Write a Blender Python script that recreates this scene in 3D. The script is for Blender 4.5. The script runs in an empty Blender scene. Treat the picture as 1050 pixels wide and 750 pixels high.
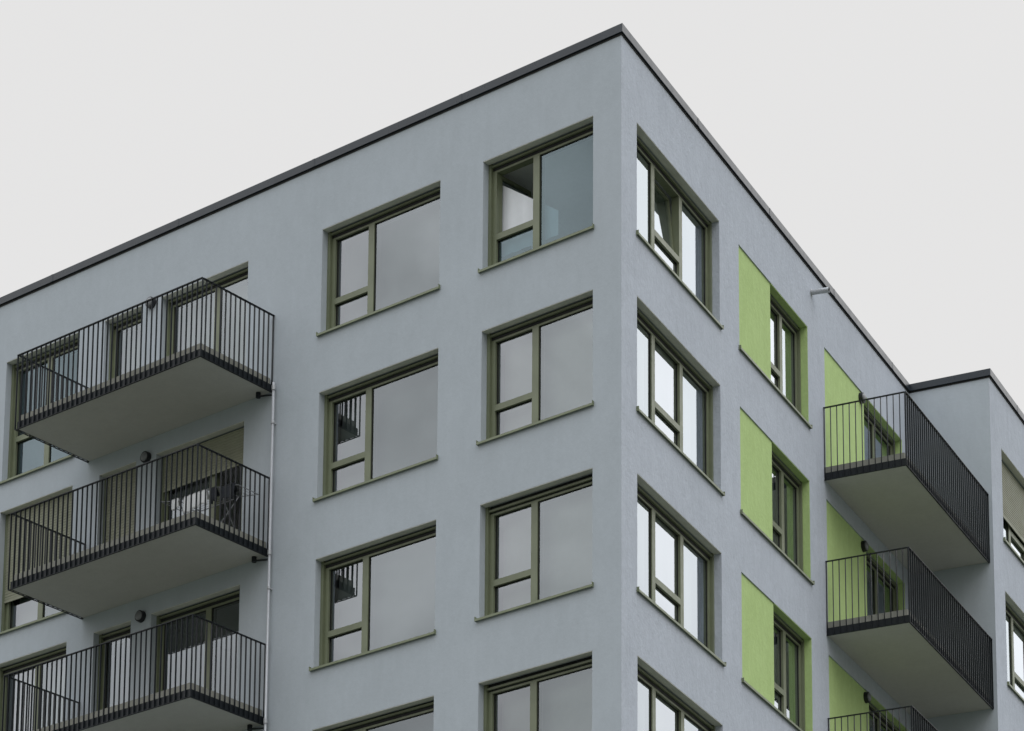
import bpy, bmesh, math, random
from math import sin, cos, tan, pi, radians
from mathutils import Vector, Matrix
random.seed(4)
scene = bpy.context.scene
COL = scene.collection

# ------------------------------------------------------------------ dimensions (metres)
PHI = 0.23137                 # the street corner of the block is 77 degrees, not square
H = 2.9                       # storey height
ZG = -23.23                   # ground
ZT = 3.516                    # head of the top-floor openings
ZS = 1.65                     # top of the top-floor sills
ZP = 4.70                     # top of the render, below the coping
TW, NW = 13.646, 1.605        # where the wing starts and how far it stands out
BASE = Vector((0, 0, ZG))

def RP(n, t):                 # a point of the right facade's frame: n outward, t along
    return (n*cos(PHI) - t*sin(PHI), n*sin(PHI) + t*cos(PHI))

# ------------------------------------------------------------------ materials
def new_mat(name):
    m = bpy.data.materials.new(name); m.use_nodes = True
    nt = m.node_tree; nt.nodes.clear()
    out = nt.nodes.new('ShaderNodeOutputMaterial')
    b = nt.nodes.new('ShaderNodeBsdfPrincipled')
    nt.links.new(b.outputs[0], out.inputs[0])
    return m, nt, b, out

def noise(nt, vec, scale, detail=4, rough=.55, dist=0):
    n = nt.nodes.new('ShaderNodeTexNoise'); n.inputs['Scale'].default_value = scale
    n.inputs['Detail'].default_value = detail; n.inputs['Roughness'].default_value = rough
    n.inputs['Distortion'].default_value = dist
    if vec: nt.links.new(vec, n.inputs['Vector'])
    return n.outputs['Fac']

def mathn(nt, op, a, b=None, clamp=False):
    n = nt.nodes.new('ShaderNodeMath'); n.operation = op; n.use_clamp = clamp
    for i, v in enumerate((a, b)):
        if v is None: continue
        if isinstance(v, (int, float)): n.inputs[i].default_value = v
        else: nt.links.new(v, n.inputs[i])
    return n.outputs[0]

def mapping(nt, src, scale):
    m = nt.nodes.new('ShaderNodeMapping'); m.inputs['Scale'].default_value = scale
    nt.links.new(src, m.inputs['Vector']); return m.outputs[0]

def mixc(nt, fac, a, b, mode='MIX'):
    n = nt.nodes.new('ShaderNodeMix'); n.data_type = 'RGBA'; n.blend_type = mode
    for i, v in ((0, fac), (6, a), (7, b)):
        if isinstance(v, (int, float)): n.inputs[i].default_value = v
        elif isinstance(v, tuple): n.inputs[i].default_value = (*v, 1) if len(v) == 3 else v
        else: nt.links.new(v, n.inputs[i])
    return n.outputs[2]

def ramp(nt, fac, lo, hi, a=0.0, b=1.0):
    n = nt.nodes.new('ShaderNodeMapRange'); n.inputs['From Min'].default_value = lo
    n.inputs['From Max'].default_value = hi; n.inputs['To Min'].default_value = a; n.inputs['To Max'].default_value = b
    nt.links.new(fac, n.inputs['Value']); return n.outputs[0]

def plaster(name, col, dirty, bump=.35, grain=38, streak=.5, fleck=1.0):
    m, nt, b, out = new_mat(name)
    tc = nt.nodes.new('ShaderNodeTexCoord').outputs['Object']
    big = ramp(nt, noise(nt, tc, .55, 5, .6), .3, .7)                         # large cloudy patches
    mid = ramp(nt, noise(nt, mapping(nt, tc, (1, 1, .55)), 3.4, 6, .62), .25, .75)   # trowel mottling
    vert = ramp(nt, noise(nt, mapping(nt, tc, (1, 1, .10)), 7.0, 4, .6), .35, .8)    # rain wash
    fine = noise(nt, tc, grain, 3, .7)
    f1 = mathn(nt, 'MULTIPLY', big, .40)
    f2 = mathn(nt, 'MULTIPLY', mid, .45)
    f3 = mathn(nt, 'MULTIPLY', vert, streak*.5)
    f = mathn(nt, 'ADD', mathn(nt, 'ADD', f1, f2), f3, True)
    c = mixc(nt, f, col, dirty)
    g = ramp(nt, mathn(nt, 'ADD', mathn(nt, 'MULTIPLY', fine, .5), mathn(nt, 'MULTIPLY', noise(nt, mapping(nt, tc, (1, 1, .6)), 9.0, 4, .7), .5)), .3, .7, 1-.08*fleck, 1+.06*fleck)
    gc = nt.nodes.new('ShaderNodeCombineColor')
    for i in range(3): nt.links.new(g, gc.inputs[i])
    c = mixc(nt, 1.0, c, gc.outputs[0], 'MULTIPLY')
    nt.links.new(c, b.inputs['Base Color'])
    b.inputs['Roughness'].default_value = .93
    b.inputs['Specular IOR Level'].default_value = .25
    bp = nt.nodes.new('ShaderNodeBump'); bp.inputs['Strength'].default_value = bump; bp.inputs['Distance'].default_value = .012
    hsum = mathn(nt, 'ADD', mathn(nt, 'MULTIPLY', noise(nt, tc, grain, 3, .7), .6), mathn(nt, 'MULTIPLY', noise(nt, mapping(nt, tc, (1, 1, .5)), 5, 6, .65), 1.6))
    nt.links.new(hsum, bp.inputs['Height']); nt.links.new(bp.outputs[0], b.inputs['Normal'])
    return m

def metal_paint(name, col, rough=.4, spec=.5, var=.12, metallic=0.0):
    m, nt, b, out = new_mat(name)
    tc = nt.nodes.new('ShaderNodeTexCoord').outputs['Object']
    f = ramp(nt, noise(nt, tc, 2.3, 5, .6), .3, .7)
    c = mixc(nt, f, tuple(x*(1-var) for x in col), tuple(x*(1+var) for x in col))
    nt.links.new(c, b.inputs['Base Color'])
    nt.links.new(ramp(nt, noise(nt, tc, 6, 4), .3, .7, rough*.85, rough*1.2), b.inputs['Roughness'])
    b.inputs['Specular IOR Level'].default_value = spec
    b.inputs['Metallic'].default_value = metallic
    return m

def glass_mat(name, tint=(.62, .68, .66), ior=1.5, gain=1.0, refl=(.83, .93, 1.0)):
    """double glazing: a clear mirror whose strength follows Fresnel over its four faces, and tinted see-through"""
    m = bpy.data.materials.new(name); m.use_nodes = True; nt = m.node_tree; nt.nodes.clear()
    out = nt.nodes.new('ShaderNodeOutputMaterial')
    fr = nt.nodes.new('ShaderNodeFresnel'); fr.inputs['IOR'].default_value = ior
    geo = nt.nodes.new('ShaderNodeNewGeometry')
    F = fr.outputs[0]
    f4 = mathn(nt, 'DIVIDE', mathn(nt, 'MULTIPLY', F, 4.0*gain), mathn(nt, 'ADD', mathn(nt, 'MULTIPLY', F, 3.0), 1.0), True)
    gl = nt.nodes.new('ShaderNodeBsdfGlossy'); gl.inputs['Roughness'].default_value = 0.0; gl.inputs['Color'].default_value = (*refl, 1)
    tr = nt.nodes.new('ShaderNodeBsdfTransparent'); tr.inputs['Color'].default_value = (*tint, 1)
    tc = nt.nodes.new('ShaderNodeTexCoord').outputs['Object']
    bp = nt.nodes.new('ShaderNodeBump'); bp.inputs['Strength'].default_value = .03; bp.inputs['Distance'].default_value = .02
    nt.links.new(noise(nt, tc, .8, 2, .4), bp.inputs['Height']); nt.links.new(bp.outputs[0], gl.inputs['Normal'])
    mx = nt.nodes.new('ShaderNodeMixShader')
    nt.links.new(f4, mx.inputs[0]); nt.links.new(tr.outputs[0], mx.inputs[1]); nt.links.new(gl.outputs[0], mx.inputs[2])
    nt.links.new(mx.outputs[0], out.inputs[0])
    return m

M = {}
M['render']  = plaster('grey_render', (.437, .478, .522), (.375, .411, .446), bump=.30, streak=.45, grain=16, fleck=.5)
M['rough']   = plaster('grey_render_lit_side', (.488, .524, .588), (.400, .430, .485), bump=.95, streak=.6, grain=16, fleck=1.1)  # same render as grey_render; the right side's brighter light is put into its tone
M['green']   = plaster('green_render', (.460, .600, .265), (.385, .510, .205), bump=.7, streak=.8, grain=16)
M['soffit']  = plaster('concrete_soffit', (.53, .52, .495), (.455, .445, .425), bump=.1, streak=.2)
M['slab']    = plaster('slab_edge', (.30, .298, .262), (.22, .22, .195), bump=.2)
M['inner']   = plaster('inner_wall', (.72, .72, .72), (.66, .66, .66), bump=.05, streak=0)
M['frame']   = metal_paint('olive_metal', (.150, .168, .104), .42, .5)
M['sill']    = metal_paint('olive_sill', (.165, .190, .115), .38, .5)
M['gasket']  = metal_paint('black_rubber_and_shade', (.012, .012, .012), .6, .3)  # rubber of the pane gaskets, also the black painted in for shaded gaps
M['coping']  = metal_paint('anthracite_sheet', (.018, .026, .036), .30, .42)
M['steel']   = metal_paint('anthracite_steel', (.0065, .0095, .0125), .5, .34)
M['zinc']    = metal_paint('zinc_pipe', (.42, .43, .45), .40, .5, .06, .2)
M['plastic'] = metal_paint('grey_plastic', (.16, .165, .175), .35, .5)
M['lamp_rim']= metal_paint('dark_rim', (.010, .011, .013), .4, .4)
M['shutter'] = metal_paint('olive_beige_slat', (.235, .240, .175), .5, .4)
M['white']   = metal_paint('white_cloth', (.60, .61, .62), .8, .2, .04)
M['sheer'] = metal_paint('sheer_cloth', (.74, .76, .80), .8, .2, .04)
M['darkcloth'] = metal_paint('dark_cloth', (.03, .033, .04), .85, .2)
M['glass']   = glass_mat('window_glass', gain=1.12, refl=(.86, .93, .99))
M['casement_glass'] = glass_mat('casement_glass', gain=1.22, refl=(.89, .94, 1.0))
M['blue_glass'] = glass_mat('blue_glass', gain=.72, refl=(.73, .91, 1.0), tint=(.45, .57, .60))
M['soffit_sheet'] = metal_paint('soffit_sheet', (.60, .60, .55), .6, .3)
M['blind'] = metal_paint('grey_blind', (.30, .32, .33), .9, .1, .05)
M['curtain'] = metal_paint('curtain_cloth', (.62, .62, .60), .9, .1, .06)
M['roof']    = metal_paint('roof_gravel', (.25, .25, .24), .9, .2)

# ------------------------------------------------------------------ mesh helpers
def box(bm, x0, x1, y0, y1, z0, z1, bev=0):
    vs = [bm.verts.new(p) for p in ((x0,y0,z0),(x1,y0,z0),(x1,y1,z0),(x0,y1,z0),(x0,y0,z1),(x1,y0,z1),(x1,y1,z1),(x0,y1,z1))]
    fs = [bm.faces.new([vs[i] for i in f]) for f in ((0,3,2,1),(4,5,6,7),(0,1,5,4),(1,2,6,5),(2,3,7,6),(3,0,4,7))]
    if bev:
        es = {e for f in fs for e in f.edges}
        bmesh.ops.bevel(bm, geom=list(es), offset=bev, segments=1, affect='EDGES')

def prism(bm, pts, z0, z1):
    lo = [bm.verts.new((x, y, z0)) for x, y in pts]; hi = [bm.verts.new((x, y, z1)) for x, y in pts]
    n = len(pts)
    bm.faces.new(lo[::-1]); bm.faces.new(hi)
    for i in range(n): bm.faces.new((lo[i], lo[(i+1) % n], hi[(i+1) % n], hi[i]))

def tube(bm, p0, p1, r, seg=12, r1=None):
    p0, p1 = Vector(p0), Vector(p1); d = p1 - p0; L = d.length
    mt = Matrix.Translation((p0+p1)/2) @ d.to_track_quat('Z', 'Y').to_matrix().to_4x4()
    bmesh.ops.create_cone(bm, cap_ends=True, segments=seg, radius1=r, radius2=r if r1 is None else r1, depth=L, matrix=mt)

def obj(name, bm, mat, parent=None, loc=(0,0,0), rotz=0, recalc=True, smooth=False):
    if recalc: bmesh.ops.recalc_face_normals(bm, faces=bm.faces)
    me = bpy.data.meshes.new(name); bm.to_mesh(me); bm.free()
    for m in (mat if isinstance(mat, (list, tuple)) else [mat]): me.materials.append(m)
    if smooth:
        for p in me.polygons: p.use_smooth = True
    o = bpy.data.objects.new(name, me); COL.objects.link(o)
    o.location = loc; o.rotation_euler = (0, 0, rotz)
    if parent: o.parent = parent
    return o

def dup(o, parent, loc=None, rotz=None):
    c = o.copy(); COL.objects.link(c); c.parent = parent
    if loc is not None: c.location = loc
    if rotz is not None: c.rotation_euler = (0, 0, rotz)
    for g in o.children:
        d = g.copy(); COL.objects.link(d); d.parent = c
    return c

# ------------------------------------------------------------------ the building
block = bpy.data.objects.new('apartment_building', None); COL.objects.link(block)
block.location = BASE
block['label'] = 'pale grey rendered apartment block with olive windows, lime green panels and railed balconies'
block['category'] = 'building'

# the three facade frames: (origin x, y, rotation); local x runs along the wall, local y runs into the building
FL = (0, 0, 0.0)
FR = (0, 0, PHI + pi/2)
sx, sy = RP(0, TW); FS = (sx, sy, PHI)                 # side wall of the wing: local x = outward of the right facade
wx, wy = RP(NW, 0); FW = (wx, wy, PHI + pi/2)          # front of the wing
def rel(F, u, z, w=0):                                 # location below the building's Empty
    a = F[2]
    return (F[0] + u*cos(a) - w*sin(a), F[1] + u*sin(a) + w*cos(a), z - ZG)

def facade(name, F, u0, u1, holes, mat, thick=.30, z1=ZP, back=None, skip_back=False):
    """one sheet of wall with true openings; holes = (u0,u1,z0,z1,depth)"""
    bm = bmesh.new()
    us = sorted({round(x, 4) for x in [u0, u1] + [h[i] for h in holes for i in (0, 1)]})
    zs = sorted({round(x, 4) for x in [ZG, z1] + [h[i] for h in holes for i in (2, 3)]})
    vc = {}
    def V(x, y, z):
        k = (round(x, 4), round(y, 4), round(z, 4))
        if k not in vc: vc[k] = bm.verts.new((k[0], k[1], k[2]-ZG))
        return vc[k]
    def inside(u, z): return any(h[0] < u < h[1] and h[2] < z < h[3] for h in holes)
    for a, b in zip(us, us[1:]):
        for c, d in zip(zs, zs[1:]):
            if inside((a+b)/2, (c+d)/2): continue
            bm.faces.new((V(a,0,c), V(b,0,c), V(b,0,d), V(a,0,d)))
    for (a, b, c, d) in [h[:4] for h in holes]:
        T = thick
        for q in (((a,0,c),(b,0,c),(b,T,c),(a,T,c)), ((a,0,d),(a,T,d),(b,T,d),(b,0,d)), ((a,0,c),(a,T,c),(a,T,d),(a,0,d)), ((b,0,c),(b,0,d),(b,T,d),(b,T,c))):
            bm.faces.new([bm.verts.new((p[0], p[1], p[2]-ZG)) for p in q])
    return obj(name, bm, mat, block, (F[0], F[1], 0), F[2], recalc=False)

A0, A1 = -2.74, -0.543
B0, B1 = -6.198, -3.634
DB0, DB1 = -9.99, -7.90          # balcony door
DS0, DS1 = -11.40, -10.48        # narrow balcony door
W0, W1 = -13.97, -12.08          # tall window left of the balcony
C0, C1 = 0.587, 3.956
G0, G1, GS = 4.811, 8.073, 6.305
D0, D1, DSP = 8.916, 13.185, 11.065
E0, E1 = 14.333, 17.70
ZBF = 1.20                       # balcony floor
HL, HR, HW = [], [], []
for k in range(4):
    z = -H*k
    HL += [(A0, A1, ZS+z, ZT+z), (B0, B1, ZS+z, ZT+z), (DB0, DB1, ZBF+z, ZT+z), (DS0, DS1, ZBF+z, ZT+z), (W0, W1, 1.19+z, ZT+z), (-18.6, -16.4, ZS+z, ZT+z)]
    HR += [(C0, C1, ZS+z, ZT+z), (G0, G1, ZS+z, ZT+z), (D0, D1, ZBF+z, ZT+z)]
    HW += [(E0, E1, ZS+z, ZT+z), (19.2, 22.4, ZS+z, ZT+z)]
facade('wall', FL, -30, 0, HL, M['render'])
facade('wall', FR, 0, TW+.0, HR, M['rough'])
facade('wall', FS, 0, NW, [], M['render'])
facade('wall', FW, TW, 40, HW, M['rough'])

# rear walls, roof, floors, room walls
FOOT = [(-30, 0), (0, 0), RP(0, TW), RP(NW, TW), RP(NW, 40), RP(-14, 40), (-30, 30)]
def offset_poly(pts, d):
    n = len(pts); out = []
    for i in range(n):
        p0, p1, p2 = Vector(pts[i-1]), Vector(pts[i]), Vector(pts[(i+1) % n])
        a = (p1-p0).normalized(); b = (p2-p1).normalized()
        na, nb = Vector((a.y, -a.x)), Vector((b.y, -b.x))
        m = (na+nb); m = m / (1 + na.dot(nb))
        out.append(tuple(p1 + m*d))
    return out
bm = bmesh.new()
for i in (4, 5, 6):
    p, q = FOOT[i], FOOT[(i+1) % 7]
    bm.faces.new([bm.verts.new(v) for v in ((p[0], p[1], 0), (q[0], q[1], 0), (q[0], q[1], ZP-ZG), (p[0], p[1], ZP-ZG))])
obj('rear_wall', bm, M['render'], block)
bm = bmesh.new(); prism(bm, offset_poly(FOOT, -.32), 4.15-ZG, 4.35-ZG); obj('roof', bm, M['roof'], block)
inner = offset_poly(FOOT, -.305)
bm = bmesh.new()
for k in range(0, 5):
    prism(bm, inner, 0.575-H*k-ZG, 1.12-H*k-ZG)
prism(bm, inner, 3.475-ZG, 3.9-ZG)
obj('floor_slab', bm, M['inner'], block)
bm = bmesh.new()
for xw in (-3.05, -6.75, -10.2, -11.95, -15.2):
    box(bm, xw-.08, xw+.08, .305, 5.0, -11.2-ZG, 3.474-ZG)
box(bm, -29, -1.6, 5.0, 5.15, -11.2-ZG, 3.474-ZG)
obj('room_wall', bm, M['inner'], block)
bm = bmesh.new()
for tw in (4.3, 8.5, 13.4, 18.5):
    box(bm, tw-.08, tw+.08, .305, 4.2, -11.2-ZG, 3.474-ZG)
box(bm, 5.6, 39, 4.2, 4.35, -11.2-ZG, 3.474-ZG)
obj('room_wall', bm, M['inner'], block, (0, 0, 0), FR[2])

# coping round the roof edge, with a black strip painting in the shadow gap below it
def ring(bm, outer, innr, z0, z1, zi=None):
    n = len(outer); zi = z1 if zi is None else zi
    a = [bm.verts.new((*p, z0)) for p in outer]; b = [bm.verts.new((*p, z1)) for p in outer]
    c = [bm.verts.new((*p, zi)) for p in innr]; d = [bm.verts.new((*p, z0)) for p in innr]
    for i in range(n):
        j = (i+1) % n
        for q in ((a[i], a[j], b[j], b[i]), (b[i], b[j], c[j], c[i]), (c[i], c[j], d[j], d[i]), (d[i], d[j], a[j], a[i])): bm.faces.new(q)
bm = bmesh.new(); ring(bm, offset_poly(FOOT, .040), offset_poly(FOOT, -.34), ZP+.002-ZG, ZP+.138-ZG, ZP+.118-ZG)
cop = obj('coping', bm, M['coping'], block)
strap = None           # narrow cover straps over the sheet joints of the coping, one object each
for F, us in ((FL, (-16, -12.8, -9.6, -6.4, -3.2)), (FR, (3.0, 6.2, 9.4, 12.6)), (FW, (15.4, 18.6))):
    for u in us:
        if strap is None:
            b2 = bmesh.new(); box(b2, -.03, .03, -.0435, -.038, .004, .139); box(b2, -.03, .03, -.038, .03, .1365, .1405)
            strap = obj('cover_strap', b2, M['coping'], cop, rel(F, u, ZP), F[2])
        else:
            c = strap.copy(); COL.objects.link(c); c.location = rel(F, u, ZP); c.rotation_euler = (0, 0, F[2])
bm = bmesh.new(); ring(bm, offset_poly(FOOT, .012), offset_poly(FOOT, -.05), ZP-.030-ZG, ZP-.0-ZG)
obj('shadow_gap_strip', bm, M['gasket'], cop)  # solid black strip, the shade under the coping put into colour

# ------------------------------------------------------------------ windows
RD = .13          # how deep the frames sit in the reveal
def window(F, u0, u1, z0, z1, k, mullions, transoms=(), sill=True, sill_l=None, left_frame=.13, right_frame=.13,
           shutter=None, open_sash=None, head=0, curtain=None, sill_ext=(.05, .03), ext_u0=None):
    """mullions: u of the left edge of each (width .125); transoms: (light index, height above the sill)"""
    w, h = u1-u0, z1-z0
    FD, GD = .055, .105      # frame depth of the step, glass behind it
    MW = .125
    bm = bmesh.new()
    y0 = RD
    # shutter guides at both sides, slightly proud of the frame
    box(bm, 0, .055, y0, y0+.16, 0, h-.0)
    box(bm, w-.055, w, y0, y0+.16, 0, h-.0)
    yf = y0+.052
    fl, fr = left_frame-.055, right_frame-.055
    box(bm, .0552, .055+fl, yf, yf+.13, .0, h-.06)
    box(bm, w-.055-fr, w-.0552, yf, yf+.13, .0, h-.06)
    xs = [.055+fl] + [m for m in mullions] + [w-.055-fr]
    # head of the frame and shutter box front
    HH = .155
    box(bm, .055+fl+.0004, w-.055-fr-.0004, yf+.0015, yf+.13, h-HH, h-.05)
    # bottom rail
    box(bm, .055+fl+.0004, w-.055-fr-.0004, yf+.0015, yf+.13, 0.0, .05)
    for m in mullions: box(bm, m, m+MW, yf-.001, yf+.129, .0503, h-HH-.0003)
    lights = []
    edges = [.055+fl] + [v for m in mullions for v in (m, m+MW)] + [w-.055-fr]
    for i in range(0, len(edges), 2): lights.append((edges[i], edges[i+1]))
    for li, zz in transoms:
        a, b = lights[li]; box(bm, a+.0004, b-.0004, yf-.0005, yf+.128, zz, zz+.10)
    # shutter slot in the head, its shade painted black, then the end bar of the rolled shutter
    box(bm, .0556, w-.0556, y0+.010, y0+.046, h-.070-head, h-.035-head)
    o = obj('window', bm, M['frame'], block, rel(F, u0, z0), F[2])
    # black strip standing in for the shade inside the shutter slot
    bm = bmesh.new(); box(bm, .0556, w-.0556, y0+.048, y0+.0505, h-.12, h-.0025)
    obj('slot_shade_strip', bm, M['gasket'], o)
    bm = bmesh.new(); box(bm, .003, w-.003, .003, y0-.001, h-.010, h-.0015)
    if F is not FR or u0 == C0: obj('soffit_sheet', bm, M['soffit_sheet'], o)
    else: bm.free()
    # panes with their black gaskets
    bm = bmesh.new(); bg = bmesh.new()
    rects = []
    tz = {li: zz for li, zz in transoms}
    for i, (a, b) in enumerate(lights):
        if i in tz: rects += [(i, a, b, .05, tz[i]), (i, a, b, tz[i]+.10, h-HH)]
        else: rects.append((i, a, b, .05, h-HH))
    for (i, a, b, c, d) in rects:
        yg = yf + (.052 if i in tz else .030)
        if open_sash and i == open_sash[0] and (c > .2 or i not in tz): continue
        bm.faces.new([bm.verts.new(p) for p in ((a, yg, c), (b, yg, c), (b, yg, d), (a, yg, d))])
        g = .014
        for q in ((a, a+g, c, d), (b-g, b, c, d), (a+g, b-g, c, c+g), (a+g, b-g, d-g, d)):
            box(bg, q[0]+.0003, q[1]-.0003, yg-.010, yg-.0006, q[2]+.0003, q[3]-.0003)
    bm.faces.ensure_lookup_table()
    for f, q in zip(bm.faces, [q for q in rects if not (open_sash and q[0] == open_sash[0] and (q[3] > .2 or q[0] not in tz))]):
        if q[0] in tz: f.material_index = 1
    blue = k == 0 and F is FL and u0 in (A0, W0)
    obj('pane', bm, [M['blue_glass' if blue else 'glass'], M['blue_glass' if blue else 'casement_glass']], o, recalc=False)
    obj('gasket', bg, M['gasket'], o)
    if open_sash:
        i, kind, ang = open_sash
        a, b = lights[i]; c = tz[i]+.10 if i in tz else .05; d = h-HH
        sw, sh = b-a-.01, d-c-.01
        bs = bmesh.new()
        for q in ((0, .055, 0, sh), (sw-.055, sw, 0, sh), (.0553, sw-.0553, 0, .055), (.0553, sw-.0553, sh-.055, sh)):
            box(bs, q[0], q[1], 0, .06, q[2], q[3])
        s = obj('open_sash', bs, M['frame'], o, (a+.005, yf+.075, c+.005))
        bs = bmesh.new(); bs.faces.new([bs.verts.new(p) for p in ((.05, .03, .05), (sw-.05, .03, .05), (sw-.05, .03, sh-.05), (.05, .03, sh-.05))])
        # glass of the sash belongs to the window's own sash mesh: second material slot
        me2 = bpy.data.meshes.new('t'); bs.to_mesh(me2); bs.free()
        bb = bmesh.new(); bb.from_mesh(s.data); nf = len(bb.faces); bb.from_mesh(me2); bb.faces.ensure_lookup_table()
        for f in bb.faces[nf:]: f.material_index = 1
        bb.to_mesh(s.data); bb.free(); bpy.data.meshes.remove(me2)
        s.data.materials.append(M['glass'])
        if kind == 'leaf': s.location.x = b-.07; s.rotation_euler = (0, 0, ang)
        elif kind == 'turn': s.rotation_euler = (0, 0, ang)
        else: s.rotation_euler = (-ang, 0, 0)
    if sill:
        a = -sill_ext[0] if sill_l is None else sill_l
        b = w+sill_ext[1]
        bs = bmesh.new()
        # sloping sheet with a turned-down nose
        def q(*ps): bs.faces.new([bs.verts.new(p) for p in ps])
        prof = [(-.045, -.045), (-.045, -.008), (RD+.02, .018), (RD+.02, -.012), (-.030, -.030), (-.030, -.045)]
        L = [bs.verts.new((a, y, z)) for y, z in prof]; Rr = [bs.verts.new((b, y, z)) for y, z in prof]
        n = len(prof)
        for i in range(n): bs.faces.new((L[i], L[(i+1) % n], Rr[(i+1) % n], Rr[i]))
        bs.faces.new(L[::-1]); bs.faces.new(Rr)
        # upstands at both ends
        box(bs, a-.006, a, -.047, .0-.001, -.045, .030); box(bs, b, b+.006, -.047, .0-.001, -.045, .030)
        obj('sill', bs, M['sill'], o)
    if shutter:
        bs = bmesh.new()
        zz = shutter; top = h-.03
        zc = zz
        while zc < top:
            z2 = min(zc+.052, top)
            v = [bs.verts.new(p) for p in ((.056, y0+.012, zc), (.056, y0+.004, zc+.012), (.056, y0+.004, z2-.012), (.056, y0+.012, z2-.003),
                                          (w-.056, y0+.012, zc), (w-.056, y0+.004, zc+.012), (w-.056, y0+.004, z2-.012), (w-.056, y0+.012, z2-.003))] if z2-zc > .03 else None
            if v:
                bs.faces.new((v[0], v[4], v[5], v[1])); bs.faces.new((v[1], v[5], v[6], v[2])); bs.faces.new((v[2], v[6], v[7], v[3]))
            zc += .052
        box(bs, .056, w-.056, y0+.002, y0+.020, zz-.05, zz)
        box(bs, .056, w-.056, y0+.0125, y0+.016, zz, top)
        obj('roller_shutter', bs, M['shutter'], o)
    if curtain:
        bs = bmesh.new()
        for (a, b, c, d) in curtain:
            n = max(4, int((b-a)/.03)); prev = None
            for i in range(n+1):
                x = a+(b-a)*i/n; y = y0+.32+.004*sin(i*.45)
                cur = (bs.verts.new((x, y, c)), bs.verts.new((x, y*1.0, d)))
                if prev: bs.faces.new((prev[0], cur[0], cur[1], prev[1]))
                prev = cur
        obj('curtain', bs, M['blind'] if u0 in (B0, GS) else M['curtain'], o, recalc=False)
    return o

for k in range(4):
    z = -H*k
    wA, wB = A1-A0, B1-B0
    full = lambda w: [(.1, w-.1, .02, 1.8)]
    window(FL, A0, A1, ZS+z, ZT+z, k, [.87], [(0, .55)], open_sash=(0, 'turn', radians(86)) if k == 0 else None,
           head=.0 if k in (0, 1) else .03, curtain=None if k == 0 else full(wA), sill_ext=(.05, .02))
    window(FL, B0, B1, ZS+z, ZT+z, k, [.865], [(0, .55)], curtain=full(wB), sill_ext=(.05, .02))
    # balcony doors
    window(FL, DB0, DB1, ZBF+.02+z, ZT+z, k, [1.13], sill=False, shutter=1.66 if k == 1 else None, open_sash=(1, 'leaf', radians(97)) if k == 1 else None, curtain=None if k == 1 else [(.1, DB1-DB0-.1, .02, 2.2)] if k == 0 else None)
    window(FL, DS0, DS1, ZBF+.02+z, ZT+z, k, [], sill=False, shutter=.08 if k == 1 else None, curtain=[(.1, DS1-DS0-.1, .02, 2.2)] if k == 0 else None)
    window(FL, W0, W1, 1.19+z, ZT+z, k, [.90], [(0, .80)], shutter=.67 if k == 1 else None, sill_ext=(.05, .02), curtain=[(.1, W1-W0-.1, .02, 2.2)] if k != 0 else None)
    # right facade
    window(FR, C0, C1, ZS+z, ZT+z, k, [.98, 2.10], [(1, .55)], open_sash=(1, 'tilt', radians(5)) if k == 0 else None,
           sill_ext=(.03, .05), curtain=None if k == 0 else [(.1, 3.2, .02, 1.8)])
    window(FR, GS, G1, ZS+z, ZT+z, k, [.86], [(0, .55)], sill_ext=(.0, .05), sill_l=-(GS-G0)-.03, curtain=[(1.0, 1.66, .04, 1.8)])
    window(FR, DSP, D1, ZBF+.02+z, ZT+z, k, [.95], sill=False)
    window(FW, E0, E1, ZS+z, ZT+z, k, [.98, 2.10], [(1, .55)], shutter=.72 if k == 0 else None, sill_ext=(.03, .05), curtain=[(.1, 3.2, .02, 1.8)])
for k in range(4):       # openings just outside the left edge of the picture are closed too
    z = -H*k
    window(FL, -18.6, -16.4, ZS+z, ZT+z, k, [.87], [(0, .55)])
    window(FW, 19.2, 22.4, ZS+z, ZT+z, k, [.98, 2.0], [(1, .55)])

# green rendered panels (slightly recessed) and green linings of the deep reveals beside them
for k in range(4):
    z = -H*k
    for (u0, us, u1, zb) in ((G0, GS, G1, ZS), (D0, DSP, D1, ZBF)):
        bm = bmesh.new(); box(bm, 0, us-u0, .022, .30, 0, ZT-zb-.002)
        gp = obj('green_panel', bm, M['green'], block, rel(FR, u0+.002, zb+z), FR[2])
        bm = bmesh.new()
        hh = ZT-zb
        box(bm, 0, u1-us-.004, .004, RD+.004, hh-.014, hh-.0025)                 # soffit lining
        box(bm, u1-us-.016, u1-us-.003, .004, RD+.004, .0 if zb == ZBF else .012, hh-.0142)
        obj('green_lining', bm, M['green'], gp, (us-u0, 0, 0))

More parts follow.
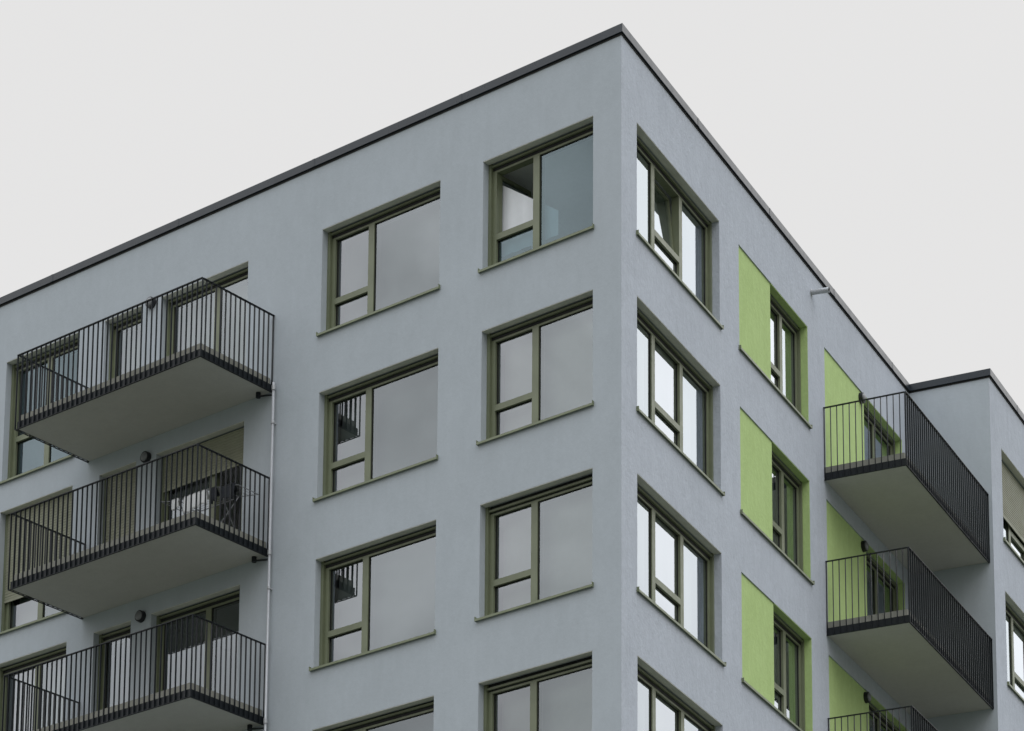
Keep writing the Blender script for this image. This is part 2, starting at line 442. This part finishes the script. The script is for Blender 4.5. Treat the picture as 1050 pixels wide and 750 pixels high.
# ------------------------------------------------------------------ balconies
ZB0, ZRT = .945, 2.305
def flat_bar(bm, x, y, dx, dy, z0, z1): box(bm, x-dx/2, x+dx/2, y-dy/2, y+dy/2, z0, z1)
def balcony(F, u0, u1, dep, k, left=True, right=True):
    """local x along, local y negative = outward"""
    z = -H*k
    t = ZBF-ZB0
    bm = bmesh.new(); ins = .045
    a = u0+(ins if left else 0); b = u1-(ins if right else 0)
    box(bm, a, b, -dep+ins, -.002, 0, .125)
    o = obj('balcony', bm, M['soffit'], block, rel(F, 0, ZB0+z), F[2])
    bm = bmesh.new(); e2 = .028
    box(bm, a+e2 if left else a, b-e2 if right else b, -dep+ins+e2, -.003, .1255, t)
    obj('floor_paving', bm, M['slab'], o)
    # dark steel edge channel
    bm = bmesh.new(); c = .012
    box(bm, a, b, -dep+ins-c, -dep+ins-.0005, -.006, .128)
    if left: box(bm, a-c, a-.0005, -dep+ins-c, -.004, -.0062, .1282)
    if right: box(bm, b+.0005, b+c, -dep+ins-c, -.004, -.0062, .1282)
    obj('edge_channel', bm, M['steel'], o)
    # railing of vertical flat bars
    bm = bmesh.new(); top = ZRT-ZB0; bw, bd = .009, .031
    yo = -dep+bd/2; s = .1165
    n = round((u1-u0)/s)
    for i in range(n+1):
        x = u0 + .005 + (u1-u0-.01)*i/n
        flat_bar(bm, x, yo, bw, bd, -.012, top-.009)
    box(bm, u0, u1, -dep-.004, -dep+.040, top-.009, top+.003)
    box(bm, u0+.001, u1-.001, -dep+.004, -dep+.034, -.020, -.012)
    n = round(dep/s)
    for side, x in ((left, u0+bd/2), (right, u1-bd/2)):
        if not side: continue
        for i in range(1, n+1):
            y = -dep + .005 + (dep-.02)*i/n
            flat_bar(bm, x, y, bd, bw, -.012, top-.009)
        box(bm, x-.022, x+.022, -dep+.041, -.002, top-.009, top+.003)
        box(bm, x-.015, x+.015, -dep+.035, -.002, -.020, -.012)
    r = obj('railing', bm, M['steel'], o)
    return o
SL0, SL1, SLD = -11.712, -7.251, 1.700
for k in range(3): balcony(FL, SL0, SL1, SLD, k)
for k in range(3): balcony(FR, 8.814, TW-.004, 1.536, k, left=True, right=False)

# ------------------------------------------------------------------ wall lamps, downpipe, overflow spout
def wall_lamp(F, u, z, w=0, like=None):
    if like: return dup(like, block, rel(F, u, z, w), F[2])
    bm = bmesh.new(); tube(bm, (0, 0, 0), (0, -.07, 0), .104, 32, .098)
    o = obj('wall_lamp', bm, M['lamp_rim'], block, rel(F, u, z, w), F[2])
    bm = bmesh.new(); bmesh.ops.create_uvsphere(bm, u_segments=28, v_segments=14, radius=.080)
    for v in bm.verts: v.co.y *= .42
    obj('diffuser', bm, M['plastic'], o, (0, -.072, 0), smooth=True)
    return o
l0 = wall_lamp(FL, -10.215, 3.47)
wall_lamp(FL, -10.215, .60, 0, l0); wall_lamp(FL, -10.215, -2.29, 0, l0)
for z in (3.375, .475, -2.425): wall_lamp(FR, 10.88, z, .022, l0)

bm = bmesh.new(); tube(bm, (0, 0, 0), (0, 0, 1.10-ZG-.15), .023, 16)
dp = obj('downpipe', bm, M['zinc'], block, (-7.165, -.075, .1), 0, smooth=True)
bm = bmesh.new(); bc = bmesh.new()
for k in range(8):
    zc = ZB0-H*k-ZG-.1
    tube(bm, (0, 0, zc-.03), (0, 0, zc+.05), .034, 16)
    box(bc, -.014, .014, .022, .0745, zc-.62, zc-.59); tube(bc, (0, 0, zc-.625), (0, 0, zc-.585), .0325, 16)
obj('pipe_socket', bm, M['zinc'], dp); obj('pipe_clip', bc, M['zinc'], dp)
for k in range(3):
    bm = bmesh.new(); zc = ZB0-H*k-ZG-.205
    tube(bm, (-.028, 0, zc+.0), (-.30, -.04, zc+.035), .017, 12)
    tube(bm, (-.31, -.04, zc+.015), (-.31, -.04, zc+.102), .042, 18)
    obj('drain_outlet', bm, M['steel'], dp)
bm = bmesh.new(); tube(bm, (0, .02, 0), (0, -.335, -.02), .048, 20)
bmesh.ops.delete(bm, geom=[f for f in bm.faces if len(f.verts) > 4], context='FACES_ONLY')
tube(bm, (0, .0, 0), (0, -.012, 0), .062, 20)
obj('overflow_spout', bm, M['zinc'], block, rel(FR, 8.29, 4.27), FR[2])

# ------------------------------------------------------------------ laundry rack on the middle left balcony
fz = ZBF-H
RX, RY = -8.05, -.62
rack = bpy.data.objects.new('drying_rack', None); COL.objects.link(rack); rack.location = (RX, RY, fz)
rack['label'] = 'metal drying rack with a white sheet and dark clothes on the middle left balcony'
rack['category'] = 'drying rack'
bm = bmesh.new(); r = .008
for y in (-.26, .26):
    tube(bm, (-.45, y, .74), (.45, y, .74), r, 8)
for x in (-.45, .45):
    tube(bm, (x, -.26, .74), (x, .26, .74), r, 8)
    tube(bm, (x, -.26, 0.005), (x, .24, .74), r, 8); tube(bm, (x, .26, 0.005), (x, -.24, .74), r, 8)
for i in range(1, 8): tube(bm, (-.45, -.26+.52*i/8, .74), (.45, -.26+.52*i/8, .74), .003, 6)
obj('rack_frame', bm, M['plastic'], rack)
for s in (-1, 1):
    bm = bmesh.new()
    for y in (-.24, .24): tube(bm, (s*.45, y, .74), (s*.90, y, .66 if s > 0 else .86), .007, 8)
    tube(bm, (s*.90, -.24, .66 if s > 0 else .86), (s*.90, .24, .66 if s > 0 else .86), .007, 8)
    for i in range(1, 4):
        f = i/4; tube(bm, (s*(.45+.45*f), -.24, .74+(-.08 if s > 0 else .12)*f), (s*(.45+.45*f), .24, .74+(-.08 if s > 0 else .12)*f), .003, 6)
    obj('rack_wing', bm, M['plastic'], rack)
def cloth(name, x0, x1, y, z1, drop, mat, label, seed):
    rn = random.Random(seed); bm = bmesh.new(); n = 22
    ph = rn.random()*6
    rows = []
    for j in range(9):
        row = []
        for i in range(n+1):
            f = i/n; x = x0+(x1-x0)*f
            zz = drop*j/8*(1+.10*sin(ph+f*5))
            row.append(bm.verts.new((x, y-.012-.02*sin(f*17+ph)*j/8-.01*sin(f*31), z1-zz)))
        rows.append(row)
    for a, b in zip(rows, rows[1:]):
        for i in range(n): bm.faces.new((a[i], a[i+1], b[i+1], b[i]))
    back = [bm.verts.new((v.co.x, y+.08+.01*sin(i), z1-drop*.5)) for i, v in enumerate(rows[0])]
    for i in range(n): bm.faces.new((rows[0][i], rows[0][i+1], back[i+1], back[i]))
    o = obj(name, bm, mat, None, (RX, RY, fz), recalc=False, smooth=True)
    sm = o.modifiers.new('s', 'SOLIDIFY'); sm.thickness = .004
    o['label'] = label; o['category'] = 'laundry'
    return o
cloth('bed_sheet', -.30, .22, -.262, .765, .27, M['white'], 'white sheet hanging over the front of the balcony drying rack', 1)
cloth('towel', -.62, -.46, -.245, .80, .18, M['white'], 'small pale towel on the left wing of the balcony drying rack', 2)
cloth('dark_trousers', .33, .44, -.262, .752, .26, M['darkcloth'], 'black garment hanging just right of the white sheet on the balcony rack', 3)
cloth('dark_shirt', .52, .84, -.245, .72, .24, M['darkcloth'], 'dark garment hanging from the right wing of the balcony drying rack', 5)

# white boxes on the inner ledge of the lowest green-framed window
for i, (u, w, h, lab) in enumerate(((6.95, .26, .34, 'white box inside the lowest green-framed window, left of the mullion'), (7.42, .30, .22, 'white box inside the lowest green-framed window, right of the mullion'))):
    bm = bmesh.new(); box(bm, -w/2, w/2, 0, .16, 0, h, .01)
    box(bm, -w/2-.006, w/2+.006, -.006, .166, h*.72, h+.006, .004)
    p = rel(FR, u, 0, .262)
    o = obj('storage_box', bm, M['white'], None, (p[0], p[1], ZS-2*H+.0), FR[2])
    o['label'] = lab; o['category'] = 'box'; o['group'] = 'boxes on the window ledge'
bm = bmesh.new()
box(bm, 6.45, 8.0, .255, .50, ZS-2*H-.04-ZG, ZS-2*H-.001-ZG)
obj('inner_ledge', bm, M['inner'], block, (0, 0, 0), FR[2])

# pale curtain drawn across the open top-floor window, its upper hem slanting down to the right
bm = bmesh.new(); yy = .345
cols = []
for i in range(25):
    x = -2.66+1.16*i/24; f = i/24
    zt = 3.24-.84*f
    cols.append([bm.verts.new((x, yy+.010*sin(i*1.1), 1.98+(zt-1.98)*j/6)) for j in range(7)])
for a, b in zip(cols, cols[1:]):
    for j in range(6): bm.faces.new((a[j], b[j], b[j+1], a[j+1]))
o = obj('curtain', bm, M['sheer'], None, (0, 0, 0), recalc=False, smooth=True)
o['label'] = 'white curtain showing in the open casement of the top corner window'; o['category'] = 'curtain'

# ------------------------------------------------------------------ ground
bm = bmesh.new()
S = 600
bm.faces.new([bm.verts.new(p) for p in ((-S, -S, ZG), (S, -S, ZG), (S, S, ZG), (-S, S, ZG))])
m, nt, b, out = new_mat('ground')
tc = nt.nodes.new('ShaderNodeTexCoord').outputs['Object']
c = mixc(nt, ramp(nt, noise(nt, tc, .08, 4), .45, .55), (.075, .075, .07), (.06, .085, .035))
c = mixc(nt, ramp(nt, noise(nt, tc, 3, 6), .3, .7, 0, .5), c, (.13, .125, .11))
nt.links.new(c, b.inputs['Base Color']); b.inputs['Roughness'].default_value = .9
g = obj('ground', bm, m); g['kind'] = 'structure'

# ------------------------------------------------------------------ light: bright overcast, brighter behind the right of the block
SUN_AZ = radians(16)       # compass angle from +y towards +x of the hidden sun
SUN_EL = radians(33)
w = bpy.data.worlds.new('World'); scene.world = w; w.use_nodes = True; nt = w.node_tree; nt.nodes.clear()
wo = nt.nodes.new('ShaderNodeOutputWorld'); bg = nt.nodes.new('ShaderNodeBackground')
sky = nt.nodes.new('ShaderNodeTexSky'); sky.sky_type = 'NISHITA'; sky.sun_disc = False
sky.sun_elevation = radians(50); sky.sun_rotation = radians(112); sky.air_density = 1; sky.dust_density = 3
BGS = .1
tc = nt.nodes.new('ShaderNodeTexCoord').outputs['Generated']
sd = (sin(SUN_AZ)*cos(SUN_EL), cos(SUN_AZ)*cos(SUN_EL), sin(SUN_EL))
def dotn(v):
    n = nt.nodes.new('ShaderNodeVectorMath'); n.operation = 'DOT_PRODUCT'; nt.links.new(tc, n.inputs[0]); n.inputs[1].default_value = v
    return n.outputs['Value']
BASE_L = .812
glow = ramp(nt, dotn(sd), .86, .99, 0, 1); glow.node.interpolation_type = 'SMOOTHSTEP'
# side of the sky the right facade looks at is brighter than the part behind the block
side = ramp(nt, dotn((cos(.10), sin(.10), 0)), -.15, .6, 0, 1); side.node.interpolation_type = 'SMOOTHSTEP'
back = ramp(nt, dotn((-.55, -.67, .5)), .72, .97, 0, 1)
lum = mathn(nt, 'ADD', BASE_L/BGS, mathn(nt, 'MULTIPLY', side, .26/BGS))
lum = mathn(nt, 'ADD', lum, mathn(nt, 'MULTIPLY', glow, .80/BGS))
lum = mathn(nt, 'ADD', lum, mathn(nt, 'MULTIPLY', mathn(nt, 'MULTIPLY', back, ramp(nt, noise(nt, mapping(nt, tc, (1, 1, 1.3)), 9.0, 5, .55, .4), .32, .68, .15, 1.15)), .85/BGS))
cl = noise(nt, mapping(nt, tc, (1, 1, 2.2)), 1.6, 5, .55)
# overcast sky: much brighter overhead than near the horizon, even in the band the camera looks at
sep = nt.nodes.new('ShaderNodeSeparateXYZ'); nt.links.new(tc, sep.inputs[0])
zen = ramp(nt, sep.outputs['Z'], .56, .95, 0, 1); zen.node.interpolation_type = 'SMOOTHSTEP'
hor = ramp(nt, sep.outputs['Z'], .0, .40, .30, 1.0)
lum = mathn(nt, 'ADD', lum, mathn(nt, 'MULTIPLY', zen, 1.75/BGS))
lum = mathn(nt, 'MULTIPLY', lum, hor)
lum = mathn(nt, 'MULTIPLY', lum, ramp(nt, cl, .25, .75, .985, 1.015))
cc = nt.nodes.new('ShaderNodeCombineColor')
for i, f in enumerate((1.0, .992, .985)): nt.links.new(mathn(nt, 'MULTIPLY', lum, f), cc.inputs[i])
cz = mixc(nt, zen, (1, 1, 1), (.90, .985, 1.08)); over = mixc(nt, 1.0, cc.outputs[0], cz, 'MULTIPLY')
col = mixc(nt, .96, sky.outputs[0], over)
nt.links.new(col, bg.inputs[0]); bg.inputs[1].default_value = BGS
nt.links.new(bg.outputs[0], wo.inputs[0])

sl = bpy.data.lights.new('sun', 'SUN'); sl.energy = .5; sl.angle = radians(45); sl.color = (1, .98, .95)
so = bpy.data.objects.new('sun', sl); COL.objects.link(so)
SL_AZ, SL_EL = radians(112), radians(50)      # the brightest patch of cloud, behind the camera's right shoulder
so.rotation_euler = Vector((sin(SL_AZ)*cos(SL_EL), cos(SL_AZ)*cos(SL_EL), sin(SL_EL))).to_track_quat('Z', 'Y').to_euler()

# ------------------------------------------------------------------ camera (shift lens, verticals almost corrected)
cam = bpy.data.cameras.new('camera'); co = bpy.data.objects.new('camera', cam); COL.objects.link(co)
yaw, pitch, roll = .6858, .2014, .0071
fw = Vector((-sin(yaw)*cos(pitch), cos(yaw)*cos(pitch), sin(pitch))); rt = Vector((cos(yaw), sin(yaw), 0)); up = rt.cross(fw)
r_ = rt*cos(roll)+up*sin(roll); u_ = -rt*sin(roll)+up*cos(roll)
mt = Matrix((r_, u_, -fw)).transposed().to_4x4(); mt.translation = (25.707, -33.8718, -21.6269)
co.matrix_world = mt
cam.sensor_width = 36; cam.lens = 107.362; cam.shift_y = .7745; cam.clip_start = .5; cam.clip_end = 3000
scene.camera = co
scene.view_settings.view_transform = 'Standard'; scene.view_settings.look = 'None'
scene.view_settings.exposure = 0; scene.view_settings.gamma = 1
scene.cycles.max_bounces = 8; scene.cycles.transparent_max_bounces = 12
